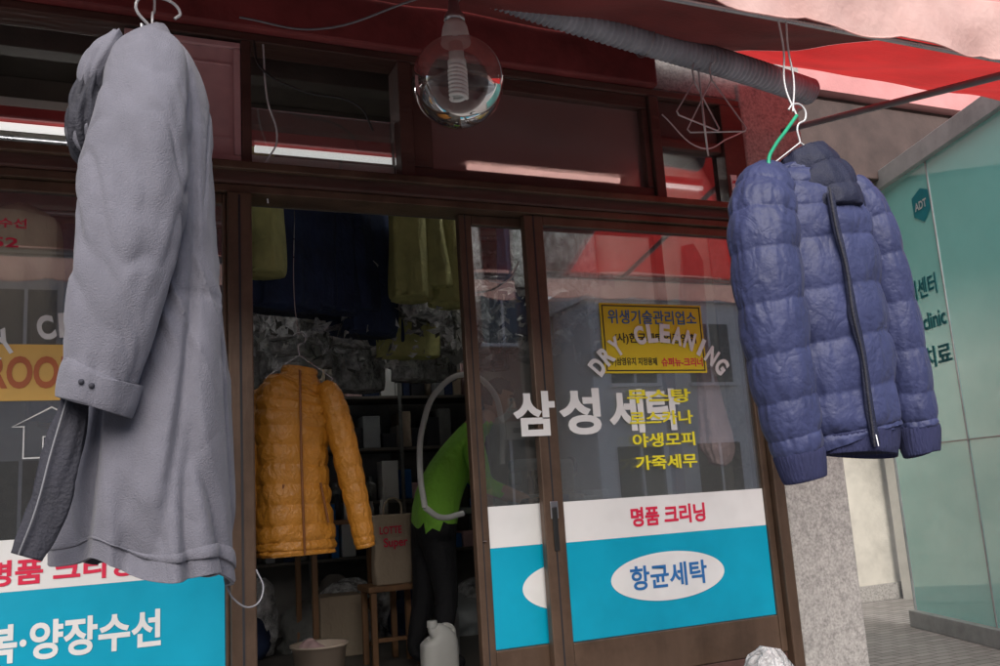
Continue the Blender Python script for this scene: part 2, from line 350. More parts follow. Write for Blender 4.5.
for i in range(14):
    x=-.6+i*.2+random.uniform(-.05,.05)
    box('stored_box',x,x+random.uniform(.08,.17),.21,.31,2.367,2.367+random.uniform(.05,.13),random.choice([M['whitepl'],M['paper'],M['cgr'],M['lightgrey'],M['intdark']]),S,.006)
# ---------------------------------------------------------------- awning
AW=grp('shop_awning')
X0,X1=-2.4,4.2
def awz(x,t): return 3.02-.56*t+ .03*math.sin(x*9)*t*(1-t)*2+.02*N((x*2,t*3,0),1.5)-.05*math.sin(math.pi*t)*.6
def sheet(name,X0,X1,nx,ny,m,off,flip):
    vs=[];fs=[]
    for i in range(nx+1):
        x=X0+(X1-X0)*i/nx
        for j in range(ny+1):
            t=j/ny; vs.append((x,-.065-1.32*t,awz(x,t)+off))
    for i in range(nx):
        for j in range(ny):
            a=i*(ny+1)+j; f=(a,a+1,a+ny+2,a+ny+1); fs.append(f[::-1] if flip else f)
    return meshobj(name,vs,fs,m,AW,True)
sheet('shaded_red_underside',X0,2.298,110,20,M['awnd'],0,False)  # same fabric as the red end, shade painted into the colour
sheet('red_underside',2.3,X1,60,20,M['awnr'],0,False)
sheet('unseen_pink_top',X0,2.298,100,20,M['awnp'],.012,True)  # unseen top layer, stops short so light shines through the red end
vs=[];fs=[];nx=660;nz=10
for i in range(nx+1):
    x=X0+(X1-X0)*i/nx; ph=(x/.30)%1
    for j in range(nz+1):
        t=j/nz; low=2.325-.016*math.sin(math.pi*ph)**.8+.012*N((x,0,0),2.2); top=2.475
        z=top+(low-top)*t; vs.append((x,-1.40-.018*math.sin(x*11+3*N((x,0,3),2))*t-.015*N((x,z,1),8),z))
for i in range(nx):
    for j in range(nz):
        a=i*(nz+1)+j; fs.append((a,a+1,a+nz+2,a+nz+1))
meshobj('pink_valance',vs,fs,M['awnp'],AW,True)
hm_=[(vs[i*(nz+1)+nz][0],vs[i*(nz+1)+nz][1]-.0015,vs[i*(nz+1)+nz][2]) for i in range(0,nx+1,3)]
tube('valance_hem',hm_,.0022,M['awnp'],AW,False)
tube('front_bar',[(X0,-1.36,2.43),(X1,-1.36,2.43)],.014,M['steel'],AW,False)
tube('hanging_bar',[(X0,-1.28,2.39),(X1,-1.28,2.39)],.008,M['steel'],AW,False)
for x in (-2.2,2.62,4.1):
    tube('awning_arm',[(x,-.05,2.72),(x,-1.36,2.42)],.013,M['bar'],AW,False)
D=grp('corrugated_duct')
loft('hose',[(.3,-.42,2.96,.048,.048),(.9,-.42,2.93,.048,.048),(1.30,-.42,2.865,.048,.048),(1.75,-.41,2.81,.048,.048),(2.15,-.39,2.775,.048,.048),(2.50,-.36,2.74,.048,.048)],M['duct'],D,(0,0,1),500,24,mod=lambda u,th,p:1+.10*math.sin(u*2*math.pi*100),hem=False)
for x,z in ((1.0,.01),(1.7,-.08),): tube('duct_strap',[(x,-.42,2.98),(x+.01,-.475,2.89+z),(x,-.42,2.83+z),(x,-.36,2.89+z),(x,-.42,2.98)],.003,M['steel'],D)
W=grp('facade_cable')
tube('cable_1',[(.40,-.06,2.80),(.42,-.07,2.70),(.55,-.06,2.64),(.75,-.07,2.60),(.80,-.06,2.52)],.004,M['blackpl'],W)
tube('cable_2',[(.35,-.09,2.86),(.6,-.12,2.84),(.9,-.3,2.9),(1.1,-.4,2.95)],.004,M['bar'],W)
tube('cable_3',[(.45,.02,2.26),(.43,-.04,2.36),(.47,-.06,2.45),(.44,-.06,2.6),(.43,-.06,2.79)],.003,M['wwire'],W)
tube('cable_4',[(2.0,-.06,2.72),(2.15,-.09,2.58),(2.3,-.08,2.64),(2.42,-.05,2.7)],.003,M['wwire'],W)
tube('cable_5',[(1.2,-.06,2.0),(1.3,.0,2.02),(1.36,.02,2.1)],.003,M['wwire'],W)
GL=grp('globe_pendant_lamp')
gx,gy,gz=.872,-.70,2.408
lathe('glass_globe',[(.131*math.sin(math.pi*(.08+.92*i/24)),.131*math.cos(math.pi*(.08+.92*i/24))) for i in range(25)],(gx,gy,gz),GG,GL,48)
lathe('collar',[(.0,.185),(.03,.182),(.036,.165),(.04,.14),(.043,.118),(.036,.118),(.0,.12)],(gx,gy,gz),M['whitepl'],GL)
lathe('cap',[(0,.27),(.012,.27),(.018,.22),(.03,.20),(.03,.184),(0,.184)],(gx,gy,gz),M['steel'],GL)
tube('cord',[(gx,gy,gz+.26),(gx+.005,gy+.02,gz+.33),(gx,gy+.02,2.80)],.006,M['blackpl'],GL)
lathe('lamp_base',[(0,.118),(.02,.118),(.022,.07),(.026,.065),(.026,.045),(0,.045)],(gx,gy,gz),M['whitepl'],GL)
for k in range(2):
    tube('cfl_spiral',[(gx+.022*math.cos(t*.55+k*3.14),gy+.022*math.sin(t*.55+k*3.14),gz+.045-.0021*t) for t in range(0,46)],.0065,M['cfl'],GL)
def hanger(name,cx,cy,cz,w,rot,m,h=.12,hook=.08,parent=None,sag=0,r=.0022):
    Hh=grp(name,parent); c,s=math.cos(rot),math.sin(rot)
    f=lambda u,z:(cx+u*c,cy+u*s,cz+z)
    tube('shoulders',[f(0,0),f(-w/2,-h),f(-w/2+.01,-h-.012),f(0,-h-.012-sag),f(w/2-.01,-h-.012),f(w/2,-h),f(0,0)],r,m,Hh,False)
    tube('hook',[f(0,0),f(0,hook*.45),f(.022,hook*.62),f(.018,hook*.95),f(-.004,hook),f(-.02,hook*.85)],r*1.1,m,Hh)
    return Hh
hanger('wire_hanger',1.90,-.42,2.68,.26,.35,M['wwire'],.15,.13,r=.003)
hanger('wire_hanger',1.94,-.40,2.67,.30,.9,M['wwire'],.20,.14,sag=.03,r=.003)
hanger('wire_hanger',1.97,-.43,2.69,.22,-.3,M['wwire'],.19,.12,r=.003)
# ---------------------------------------------------------------- grey coat
GC=grp('grey_parka')
def rdg(q): return 1-abs(noise.noise(q))*2
def wr(amp,fr,sx=1,sz=.35,seed=0):
    def f(u,th,p):
        q=Vector((math.cos(th)*1.1*sx,math.sin(th)*1.1*sx,p.z*6*sz+seed))
        a=noise.noise(q*fr); b=noise.noise(q*fr*2.3+Vector((3,1,7)))
        r=rdg(Vector((math.cos(th)*2,math.sin(th)*2,p.z*9+math.sin(th)*1.5+seed)))
        return 1+amp*(a+.45*b)+amp*.5*max(0,r-.55)
    return f
def bodywr(u,th,p):
    c,s=math.cos(th),math.sin(th)
    w=noise.noise(Vector((c,s,p.z*3)))*.8
    a=noise.noise(Vector((c*1.6+w,s*1.6,p.z*1.6+4)))*.13*(.35+u)
    b=max(0,rdg(Vector((c*2.2+w,s*2.2,p.z*2.4+9)))-.5)*.15*(.4+u)
    d=max(0,rdg(Vector((c*1.5,s*1.5,p.z*13+c*3.5)))-.62)*.14*math.exp(-((p.z-1.62)/.12)**2)
    e=max(0,rdg(Vector((c*2,s*2,p.z*10-c*4)))-.6)*.10*math.exp(-((p.z-1.9)/.12)**2)
    g=-.02*math.exp(-((p.z-1.62)/.006)**2)
    return 1+a-b+d-e+g
def slwr(u,th,p):
    c,s=math.cos(th),math.sin(th)
    dia=p.z*22+c*2.6+1.5*noise.noise(Vector((c,s,p.z*5)))
    k=.25+.65*math.exp(-((u-.55)/.2)**2)+.5*math.exp(-((u-.93)/.08)**2)
    r=max(0,rdg(Vector((c*.9,s*.9,dia*.42)))-.5)
    return 1+.13*noise.noise(Vector((c*1.3,s*1.3,p.z*7)))-.18*r*k+.03*noise.noise(Vector((c*3,s*3,p.z*18)))
def coatpost(v,u,th):
    k=max(0,(u-.5))*2; v.z-= (v.x-.055)*.25*k + .012*math.sin(th*5)*k; return v
loft('coat_body',[(.05,-1.2,2.145,.012,.02),(.055,-1.2,2.125,.04,.08),(.062,-1.2,2.07,.07,.14),(.066,-1.2,1.98,.088,.175),(.068,-1.2,1.85,.093,.185),(.066,-1.2,1.68,.102,.185),(.060,-1.2,1.5,.125,.185),(.056,-1.2,1.32,.146,.19),(.054,-1.2,1.215,.153,.19),(.056,-1.2,1.165,.156,.19)],M['coat'],GC,(1,0,0),240,180,mod=bodywr,post=coatpost,lining=M['coatdk'],power=2.3)
loft('hem_seam',[(.0555,-1.2,1.205,.156,.193),(.056,-1.2,1.200,.1575,.195),(.056,-1.2,1.195,.156,.193)],M['coat'],GC,(1,0,0),8,180,mod=lambda u,th,p:bodywr(.95,th,Vector((0,0,1.2))),post=lambda v,u,th:coatpost(v,.95,th),hem=False,power=2.3,capstart=False)
loft('coat_sleeve_near',[(.05,-1.30,2.085,.02,.02),(.045,-1.335,2.05,.055,.05),(.036,-1.37,1.98,.070,.062),(.025,-1.40,1.86,.080,.066),(.012,-1.41,1.71,.080,.064),(-.01,-1.41,1.57,.068,.058),(-.022,-1.40,1.49,.058,.052),(-.030,-1.395,1.445,.054,.05)],M['coat'],GC,(1,0,0),200,130,mod=slwr,lining=M['coatdk'])
loft('cuff_band',[(-.022,-1.40,1.478,.057,.051),(-.026,-1.398,1.468,.059,.054),(-.032,-1.394,1.432,.057,.052),(-.034,-1.393,1.424,.054,.049)],M['coat'],GC,(1,0,0),24,60,mod=wr(.07,1.5,1,.8,9),lining=M['coatdk'])
loft('coat_sleeve_far',[(.06,-1.05,2.07,.02,.02),(.07,-1.01,2.0,.06,.05),(.075,-.98,1.85,.07,.06),(.075,-.97,1.7,.07,.06),(.07,-.98,1.5,.055,.05)],M['coat'],GC,(1,0,0),60,48,mod=wr(.06,1.5,1,.8,2),lining=M['coatdk'])
loft('hood',[(.02,-1.2,2.12,.02,.04),(-.012,-1.2,2.085,.035,.09),(-.035,-1.2,2.03,.038,.11),(-.045,-1.2,1.965,.036,.10),(-.048,-1.19,1.91,.03,.07),(-.045,-1.19,1.875,.012,.03)],M['coat'],GC,(1,0,0),80,70,mod=wr(.22,1.7,1,1,3),hem=False)
loft('hood_lining',[(-.035,-1.31,2.02,.01,.02),(-.052,-1.315,1.985,.022,.04),(-.062,-1.315,1.93,.026,.045),(-.060,-1.31,1.87,.018,.03),(-.055,-1.31,1.845,.005,.01)],M['coatdk'],GC,(1,0,0),60,50,mod=wr(.5,1.9,1,1,8),hem=False)
loft('hood_edge',[(-.01,-1.33,2.08,.010,.02),(-.032,-1.335,2.035,.026,.03),(-.050,-1.335,1.995,.022,.025),(-.052,-1.33,1.96,.008,.01)],M['coat'],GC,(1,0,0),40,40,mod=wr(.3,1.9,1,1,2),hem=False)
loft('hood_roll',[(-.055,-1.325,1.925,.008,.012),(-.066,-1.33,1.90,.018,.02),(-.062,-1.33,1.875,.016,.018),(-.05,-1.325,1.86,.006,.01)],M['coat'],GC,(1,0,0),30,30,mod=wr(.4,1.9,1,1,6),hem=False)
loft('collar',[(.045,-1.22,2.155,.01,.02),(.05,-1.22,2.14,.036,.06),(.05,-1.22,2.10,.052,.085),(.055,-1.22,2.06,.045,.08)],M['coat'],GC,(1,0,0),40,60,mod=wr(.12,1.6,1,1,4),hem=False)
loft('dark_placket',[(-.055,-1.36,1.50,.012,.006),(-.060,-1.37,1.45,.020,.008),(-.078,-1.38,1.36,.026,.008),(-.098,-1.38,1.27,.026,.008),(-.122,-1.38,1.205,.022,.006)],M['coatdk'],GC,(1,0,0),40,24,mod=wr(.3,2,1,1,4),hem=False)
tube('zip_line',[(-.070,-1.389,1.45),(-.092,-1.395,1.36),(-.112,-1.395,1.27),(-.132,-1.39,1.21)],.0015,M['bar'],GC)
tube('drawstring',[(.17,-1.25,1.14),(.185,-1.26,1.105),(.215,-1.26,1.09),(.235,-1.25,1.115),(.225,-1.24,1.15)],.0016,M['bar'],GC)
for i,(x,z) in enumerate(((-.052,1.455),(-.038,1.449))): lathe('snap_button',[(0,.003),(.003,.003),(.0045,0)],(x,-1.449,z),M['coatdk'],GC,14,tilt=Matrix.Rotation(math.radians(90),3,'X'))
hanger('coat_hanger',.05,-1.2,2.16,.26,1.4,M['wwire'],.05,.10,GC)
tube('hang_chain',[(.05,-1.2,2.25),(.04,-1.22,2.32),(.05,-1.28,2.39)],.003,M['wwire'],GC)
tube('hang_loop',[(.05,-1.2,2.17),(.02,-1.22,2.21),(.06,-1.21,2.235),(.10,-1.2,2.215),(.09,-1.2,2.20)],.003,M['wwire'],GC)
# ---------------------------------------------------------------- navy puffer
NJ=grp('navy_puffer_jacket')
def puff(n,amp,seed,wamp=.05):
    def f(u,th,p):
        ph=n*u+.09*math.sin(th+seed)+.05*noise.noise(Vector((math.cos(th)*2,math.sin(th)*2,seed)))
        b=abs(math.sin(math.pi*ph))**.6
        q=Vector((math.cos(th)*3,math.sin(th)*3,u*n*1.1+seed))
        g=noise.noise(Vector((math.cos(th)*9,math.sin(th)*9,u*n*.8+seed)))*(1-b)*.06
        return 1-amp+amp*b+wamp*noise.noise(q)+g+.03*noise.noise(q*2.5)
    return f
a_=-.22; rd=Vector((math.cos(a_),math.sin(a_),0))
loft('body',[(1.53,-1.3,1.985,.06,.05),(1.525,-1.3,1.95,.11,.07),(1.52,-1.3,1.89,.145,.085),(1.52,-1.3,1.80,.150,.095),(1.525,-1.3,1.65,.146,.10),(1.535,-1.3,1.5,.138,.10),(1.545,-1.3,1.36,.128,.095),(1.548,-1.3,1.335,.122,.09)],M['navy'],NJ,rd,240,120,mod=puff(9,.085,1),lining=M['navydk'],power=2.3)
loft('hem_band',[(1.548,-1.3,1.345,.124,.092),(1.549,-1.3,1.33,.120,.09),(1.55,-1.3,1.30,.112,.085),(1.55,-1.3,1.295,.105,.08)],M['rib'],NJ,rd,20,160,mod=lambda u,th,p:1+.012*math.sin(th*60),lining=M['navydk'])
loft('sleeve_near',[(1.440,-1.30,1.965,.03,.03),(1.408,-1.305,1.94,.065,.05),(1.372,-1.315,1.875,.078,.07),(1.350,-1.325,1.77,.082,.075),(1.345,-1.33,1.62,.078,.075),(1.352,-1.33,1.48,.073,.068),(1.364,-1.33,1.36,.065,.06),(1.374,-1.33,1.30,.056,.052)],M['navy'],NJ,rd,260,100,mod=puff(9,.095,2),lining=M['navydk'])
loft('cuff_near',[(1.373,-1.33,1.31,.052,.05),(1.375,-1.33,1.295,.056,.052),(1.381,-1.33,1.25,.049,.045),(1.382,-1.33,1.243,.045,.04)],M['rib'],NJ,rd,20,120,mod=lambda u,th,p:1+.02*math.sin(th*40),lining=M['navydk'])
loft('sleeve_far',[(1.625,-1.33,1.95,.03,.03),(1.652,-1.335,1.90,.05,.05),(1.678,-1.34,1.8,.055,.06),(1.698,-1.34,1.65,.056,.06),(1.712,-1.34,1.5,.055,.058),(1.722,-1.34,1.38,.050,.052),(1.726,-1.34,1.345,.046,.048)],M['navy'],NJ,rd,220,80,mod=puff(8,.095,3),lining=M['navydk'])
loft('cuff_far',[(1.726,-1.34,1.355,.044,.046),(1.726,-1.34,1.34,.049,.046),(1.724,-1.34,1.295,.044,.04),(1.724,-1.34,1.288,.040,.036)],M['rib'],NJ,rd,20,100,mod=lambda u,th,p:1+.02*math.sin(th*36),lining=M['navydk'])
loft('stand_collar',[(1.55,-1.335,1.86,.085,.07),(1.548,-1.33,1.91,.084,.07),(1.535,-1.315,1.97,.080,.062),(1.52,-1.30,2.02,.068,.052)],M['navydk'],NJ,(math.cos(-.22),math.sin(-.22),-.35),80,70,mod=puff(3,.10,4,.12),lining=M['coatdk'])
loft('inner_facing',[(1.499,-1.393,1.885,.009,.006),(1.497,-1.403,1.8,.009,.006),(1.506,-1.406,1.7,.007,.006),(1.507,-1.406,1.6,.010,.006),(1.522,-1.403,1.5,.008,.006),(1.523,-1.401,1.4,.010,.006),(1.532,-1.396,1.31,.009,.006)],M['navydk'],NJ,rd,70,20,mod=wr(.3,2,1,1,4),hem=False)
tube('zip',[(1.494,-1.400,1.90),(1.489,-1.410,1.8),(1.500,-1.413,1.7),(1.500,-1.414,1.6),(1.515,-1.411,1.5),(1.516,-1.409,1.4),(1.523,-1.402,1.305)],.0025,M['coatdk'],NJ)
tube('zip_pull',[(1.524,-1.408,1.33),(1.522,-1.413,1.305)],.002,M['steel'],NJ)
hanger('hanger',1.52,-1.3,2.05,.20,a_,M['wwire'],.07,.10,NJ)
tube('wire_up',[(1.52,-1.3,2.12),(1.505,-1.29,2.2),(1.52,-1.285,2.30),(1.52,-1.28,2.39)],.0025,M['wwire'],NJ)
tube('wire_up2',[(1.51,-1.3,2.13),(1.535,-1.29,2.22),(1.535,-1.285,2.31),(1.545,-1.28,2.385)],.0025,M['wwire'],NJ)
tube('green_strap',[(1.52,-1.3,2.12),(1.47,-1.31,2.07),(1.42,-1.32,2.02),(1.39,-1.33,1.98),(1.385,-1.34,1.93)],.0045,M['greenp'],NJ)
# ---------------------------------------------------------------- mustard jacket
OJ=grp('mustard_down_jacket')
ro=Vector((math.cos(.15),math.sin(.15),0))
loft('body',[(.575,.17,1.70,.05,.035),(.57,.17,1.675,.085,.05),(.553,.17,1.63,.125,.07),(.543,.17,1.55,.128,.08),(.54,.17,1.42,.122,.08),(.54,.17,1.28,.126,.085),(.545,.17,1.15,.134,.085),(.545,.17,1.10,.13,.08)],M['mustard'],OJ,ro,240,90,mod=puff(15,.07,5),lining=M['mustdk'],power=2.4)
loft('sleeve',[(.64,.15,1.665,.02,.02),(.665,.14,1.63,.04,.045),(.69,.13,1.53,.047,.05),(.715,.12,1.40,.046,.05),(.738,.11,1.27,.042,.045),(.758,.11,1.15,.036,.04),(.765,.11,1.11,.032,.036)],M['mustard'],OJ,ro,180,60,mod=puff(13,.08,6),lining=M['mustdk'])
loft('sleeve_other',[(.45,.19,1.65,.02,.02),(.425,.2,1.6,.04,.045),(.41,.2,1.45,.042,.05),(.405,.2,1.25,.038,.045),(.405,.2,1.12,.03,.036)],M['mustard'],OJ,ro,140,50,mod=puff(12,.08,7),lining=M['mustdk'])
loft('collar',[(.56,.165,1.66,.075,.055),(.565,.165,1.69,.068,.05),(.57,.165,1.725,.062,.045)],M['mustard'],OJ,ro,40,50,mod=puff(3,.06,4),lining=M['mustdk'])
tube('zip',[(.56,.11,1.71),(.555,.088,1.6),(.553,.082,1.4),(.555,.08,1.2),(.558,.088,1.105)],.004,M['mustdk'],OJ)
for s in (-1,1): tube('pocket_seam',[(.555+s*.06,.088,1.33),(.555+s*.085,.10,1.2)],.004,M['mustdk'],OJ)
box('label',.555,.59,.125,.13,1.665,1.70,M['black'],OJ,.001)
hanger('hanger',.57,.17,1.77,.24,.15,M['steel'],.08,.08,OJ)
tube('hang_wire',[(.57,.17,1.84),(.56,.18,1.95),(.57,.2,2.3)],.0015,M['steel'],OJ)
# ---------------------------------------------------------------- interior clothes
def garment(name,x,y,zt,L,w,d,rot,m,seed=0,parent=None):
    ref=(math.cos(rot),math.sin(rot),0)
    def md(u,th,p):
        q=Vector((math.cos(th)*2.2,math.sin(th)*2.2,u*1.2+seed*3.7)); return 1+.22*noise.noise(q)+.16*noise.noise(q*2.7)
    return loft(name,[(x,y,zt,.03,.02),(x,y,zt-.04,w*.3,d*.35),(x,y,zt-.10,w*.47,d*.5),(x,y,zt-L*.5,w*.5,d*.55),(x,y,zt-L+.03,w*.5,d*.6),(x,y,zt-L,w*.44,d*.5)],m,parent,ref,44,44,mod=md,hem=False)
BC=grp('hanging_laundry')
for i in range(5): garment('dark_blue_jacket',.60+i*.11,.75+.09*i,2.72,.66-.05*(i%2)+.03*math.sin(i*2),.36,.20,.5,M['cbl'],i,BC)
garment('olive_coat',.50,.5,2.66,.52,.22,.14,1.2,M['cyl'],11,BC)
for i in range(3): garment('olive_shirt',1.20+i*.11,.85+.05*i,2.70,.56-.06*(i%2),.22,.16,.9,M['cyl'],20+i,BC)
for i in range(52):
    x=.4+random.random()*2.0; y=1.2+random.random()*1.3
    L=.55+random.random()*.34-(.12 if y<1.4 else 0)
    garment('plastic_wrapped_garment',x,y,2.80,L,.34,.16,random.uniform(-.4,1.2),M['plas'] if random.random()<.8 else random.choice([M['cgr'],M['whitepl'],M['cbl'],M['cyl']]),30+i,BC)
for i in range(16):
    x=-1.9+random.random()*2.0; y=.7+random.random()*1.8
    garment('hung_garment',x,y,2.75,.8+random.random()*.3,.36,.14,random.uniform(-.4,1.2),random.choice([M['plas'],M['cgr'],M['cbl'],M['paper'],M['cyl']]),130+i,BC)
tube('rail_1',[(-2.2,1.0,2.80),(2.4,1.0,2.80)],.012,M['steel'],BC,False)
tube('rail_2',[(-2.2,1.9,2.78),(2.4,1.9,2.78)],.012,M['steel'],BC,False)
def scraps(name,n,m,s0,s1,seed):
    rr=random.Random(seed); tv=[];tf=[]
    for i in range(n):
        c=Vector((.5+rr.random()*1.8,.95+rr.random()*.9,1.97+rr.random()*.36)); k=len(tv)
        a=Vector((rr.uniform(-1,1),rr.uniform(-1,1),rr.uniform(-.6,.6))).normalized(); b=a.cross(Vector((rr.uniform(-1,1),rr.uniform(-1,1),rr.uniform(-.3,.3)))).normalized()
        w=rr.uniform(s0,s1); h=w*rr.uniform(.5,1.8)
        tv+= [c-a*w,c+b*h*.4+a*w*.1,c+a*w,c+a*w*.6+b*h*1.1,c-a*w*.7+b*h]; tf+=[(k,k+1,k+4),(k+1,k+2,k+3),(k+1,k+3,k+4)]
    meshobj(name,tv,tf,m,BC)
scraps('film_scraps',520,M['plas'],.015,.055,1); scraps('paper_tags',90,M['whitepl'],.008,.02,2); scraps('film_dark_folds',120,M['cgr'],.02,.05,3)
loft('pink_curtain_cloth',[(2.20,.14,2.24,.03,.02),(2.215,.14,2.15,.05,.03),(2.20,.14,1.95,.055,.035),(2.23,.14,1.7,.045,.03),(2.24,.14,1.5,.06,.04),(2.25,.14,1.38,.07,.045),(2.235,.14,1.32,.03,.03)],M['cpink'],None,(1,0,0),80,60,mod=wr(.25,1.8,1,.3,6),hem=False)
TB=grp('work_table')
box('top',1.66,2.40,1.15,1.95,1.17,1.20,M['lightgrey'],TB,.005)
for x in (1.70,2.36):
    for y in (1.19,1.91): box('leg',x-.02,x+.02,y-.02,y+.02,.42,1.169,M['steel'],TB,.003)
SM=grp('sewing_machine')
box('bed',1.86,2.2,1.3,1.45,1.202,1.25,M['lightgrey'],SM,.01)
box('pillar',2.12,2.2,1.31,1.44,1.251,1.42,M['lightgrey'],SM,.02)
box('arm',1.86,2.118,1.33,1.42,1.37,1.43,M['lightgrey'],SM,.02)
box('needle_head',1.86,1.91,1.335,1.415,1.30,1.369,M['lightgrey'],SM,.01)
lathe('handwheel',[(0,-.01),(.05,-.01),(.055,0),(.05,.01),(0,.01)],(2.215,1.375,1.38),M['blackpl'],SM,24,tilt=Matrix.Rotation(math.radians(90),3,'Y'))
SH=grp('back_shelving')
for z in (.9,1.25,1.6,1.95):
    box('shelf',.5,2.4,3.0,3.38,z,z+.02,M['intdark'],SH,.003)
for x in (.5,1.14,1.77,2.38): box('upright',x-.012,x+.012,2.985,2.999,.42,2.1,M['cgr'],SH,.002)
CL=grp('shelf_clutter')
cm=[M['cgr'],M['paper'],M['bluelett'],M['black'],M['lightgrey'],M['cgr'],M['intdark'],M['cpink'],M['whitepl'],M['cbl']]
for z in (.922,1.272,1.622,1.972):
    x=.55
    while x<2.33:
        w=random.uniform(.04,.12); h=random.uniform(.08,.27); m=random.choice(cm)
        if random.random()<.75: box('carton',x,x+w,3.02,3.05+random.uniform(.1,.25),z,z+h,m,CL,.004)
        else: lathe('bottle',[(0,h),(w*.15,h),(w*.15,h*.8),(w*.42,h*.65),(w*.42,0),(0,0)],(x+w/2,3.10,z),m,CL,16)
        x+=w+random.uniform(.0,.02)
for i in range(26):
    x=random.uniform(.5,2.3); y=random.uniform(2.6,2.95); w=random.uniform(.08,.2); h=random.uniform(.1,.45)
    loft('laundry_bundle',[(x,y,.421,w*.8,w*.7),(x,y,.421+h*.3,w,w*.8),(x,y,.421+h*.8,w*.8,w*.7),(x,y,.421+h,w*.3,w*.2)],random.choice([M['cgr'],M['plas'],M['cbl'],M['intdark'],M['lightgrey']]),CL,(1,0,0),20,24,mod=wr(.3,1.9,1,1,i),hem=False)
for i in range(16):
    x=random.uniform(1.7,2.36); y=random.uniform(1.5,1.88); w=random.uniform(.03,.06); h=random.uniform(.06,.22); m=random.choice(cm)
    lathe('table_bottle',[(0,h),(w*.25,h),(w*.25,h*.8),(w*.5,h*.65),(w*.5,0),(0,0)],(x,y,1.202),m,CL,16)
for i in range(9):
    x=random.uniform(1.75,2.3); y=random.uniform(1.2,1.3); box('folded_cloth',x,x+random.uniform(.06,.14),y-.03,y+.08,1.202,1.202+random.uniform(.02,.07),random.choice(cm),CL,.012)
CB=grp('side_counter')
box('top',.95,1.44,2.05,2.6,1.15,1.175,M['wood'],CB,.004)
for x in (.98,1.41):
    for y in (2.08,2.57): box('leg',x-.015,x+.015,y-.015,y+.015,.42,1.149,M['wood'],CB,.003)
for i in range(12):
    x=.98+i*.04; h=random.uniform(.07,.18); lathe('thread_spool',[(0,h),(.012,h),(.012,h*.7),(.018,h*.6),(.018,0),(0,0)],(x,2.12+random.random()*.1,1.176),random.choice([M['black'],M['red'],M['whitepl'],M['coatdk'],M['bluelett']]),CL,14)
box('wall_panel',1.05,1.8,3.36,3.39,1.3,2.05,M['lightgrey'],S,.01)
ST=grp('wooden_stool')
box('seat',1.19,1.49,1.75,2.0,.80,.83,M['wood'],ST,.006)
for x in (1.22,1.46):
    for y in (1.78,1.97): box('leg',x-.015,x+.015,y-.015,y+.015,.42,.799,M['wood'],ST,.003)
box('stretcher',1.236,1.444,1.77,1.79,.55,.57,M['wood'],ST,.003)
PB=grp('paper_shopping_bag')
def bagpost(v,u,th): v.x+=.01*N(v,9); v.y+=.012*N(v,7); return v
loft('bag_body',[(1.345,1.84,.832,.10,.045),(1.345,1.84,.90,.105,.05),(1.345,1.84,1.04,.105,.048),(1.345,1.84,1.19,.11,.042)],M['paper'],PB,(1,0,0),30,60,post=bagpost,power=6,hem=False)
tube('handle',[(1.295,1.80,1.18),(1.305,1.79,1.25),(1.345,1.79,1.275),(1.385,1.79,1.25),(1.395,1.80,1.18)],.005,M['paper'],PB)
text('bag_text','LOTTE',1.265,1.385,1.09,1.13,1.775,M['red'],PB,.02); text('bag_text','Super',1.285,1.415,1.01,1.07,1.775,M['red'],PB,.02)
JG=grp('white_jug')
jx,jy,jz=1.42,1.35,.422
loft('bottle',[(jx,jy,jz,.075,.055),(jx,jy,jz+.01,.088,.062),(jx,jy,jz+.12,.09,.064),(jx,jy,jz+.17,.085,.06),(jx-.01,jy,jz+.205,.055,.045),(jx-.03,jy,jz+.22,.022,.022),(jx-.03,jy,jz+.235,.022,.022)],M['whitepl'],JG,(1,0,0),50,40,hem=False,power=3)
tube('handle',[(jx-.01,jy,jz+.205),(jx+.02,jy,jz+.235),(jx+.07,jy,jz+.22),(jx+.078,jy,jz+.16)],.011,M['whitepl'],JG)
lathe('cap',[(0,.03),(.024,.03),(.026,0)],(jx-.03,jy,jz+.233),M['whitepl'],JG,20)
BS=grp('beige_basin')
lathe('basin',[(.0,.005),(.085,.0),(.115,.24),(.128,.245),(.128,.235),(.118,.235),(.088,.02),(0,.02)],(.82,1.2,.422),M['beigepl'],BS,40)
loft('cloth',[(.82,1.2,.58,.09,.09),(.82,1.2,.64,.08,.08),(.83,1.2,.66,.03,.03)],M['cpink'],BS,(1,0,0),20,30,mod=wr(.25,1.7),hem=False)
box('cardboard_box',1.05,1.3,2.3,2.55,.42,.75,M['paper'],None,.006)
HS=grp('steam_hose')
tube('loop',[(1.30,1.1,1.22),(1.285,1.1,1.38),(1.31,1.1,1.6),(1.40,1.1,1.77),(1.54,1.1,1.835),(1.66,1.1,1.77),(1.71,1.1,1.6),(1.70,1.1,1.40)],.014,M['whitepl'],HS)
tube('loop_low',[(1.30,1.1,1.22),(1.38,1.12,1.17),(1.5,1.14,1.18)],.014,M['whitepl'],HS)
tube('suspension',[(1.54,1.1,1.84),(1.54,1.1,2.8)],.003,M['steel'],HS)
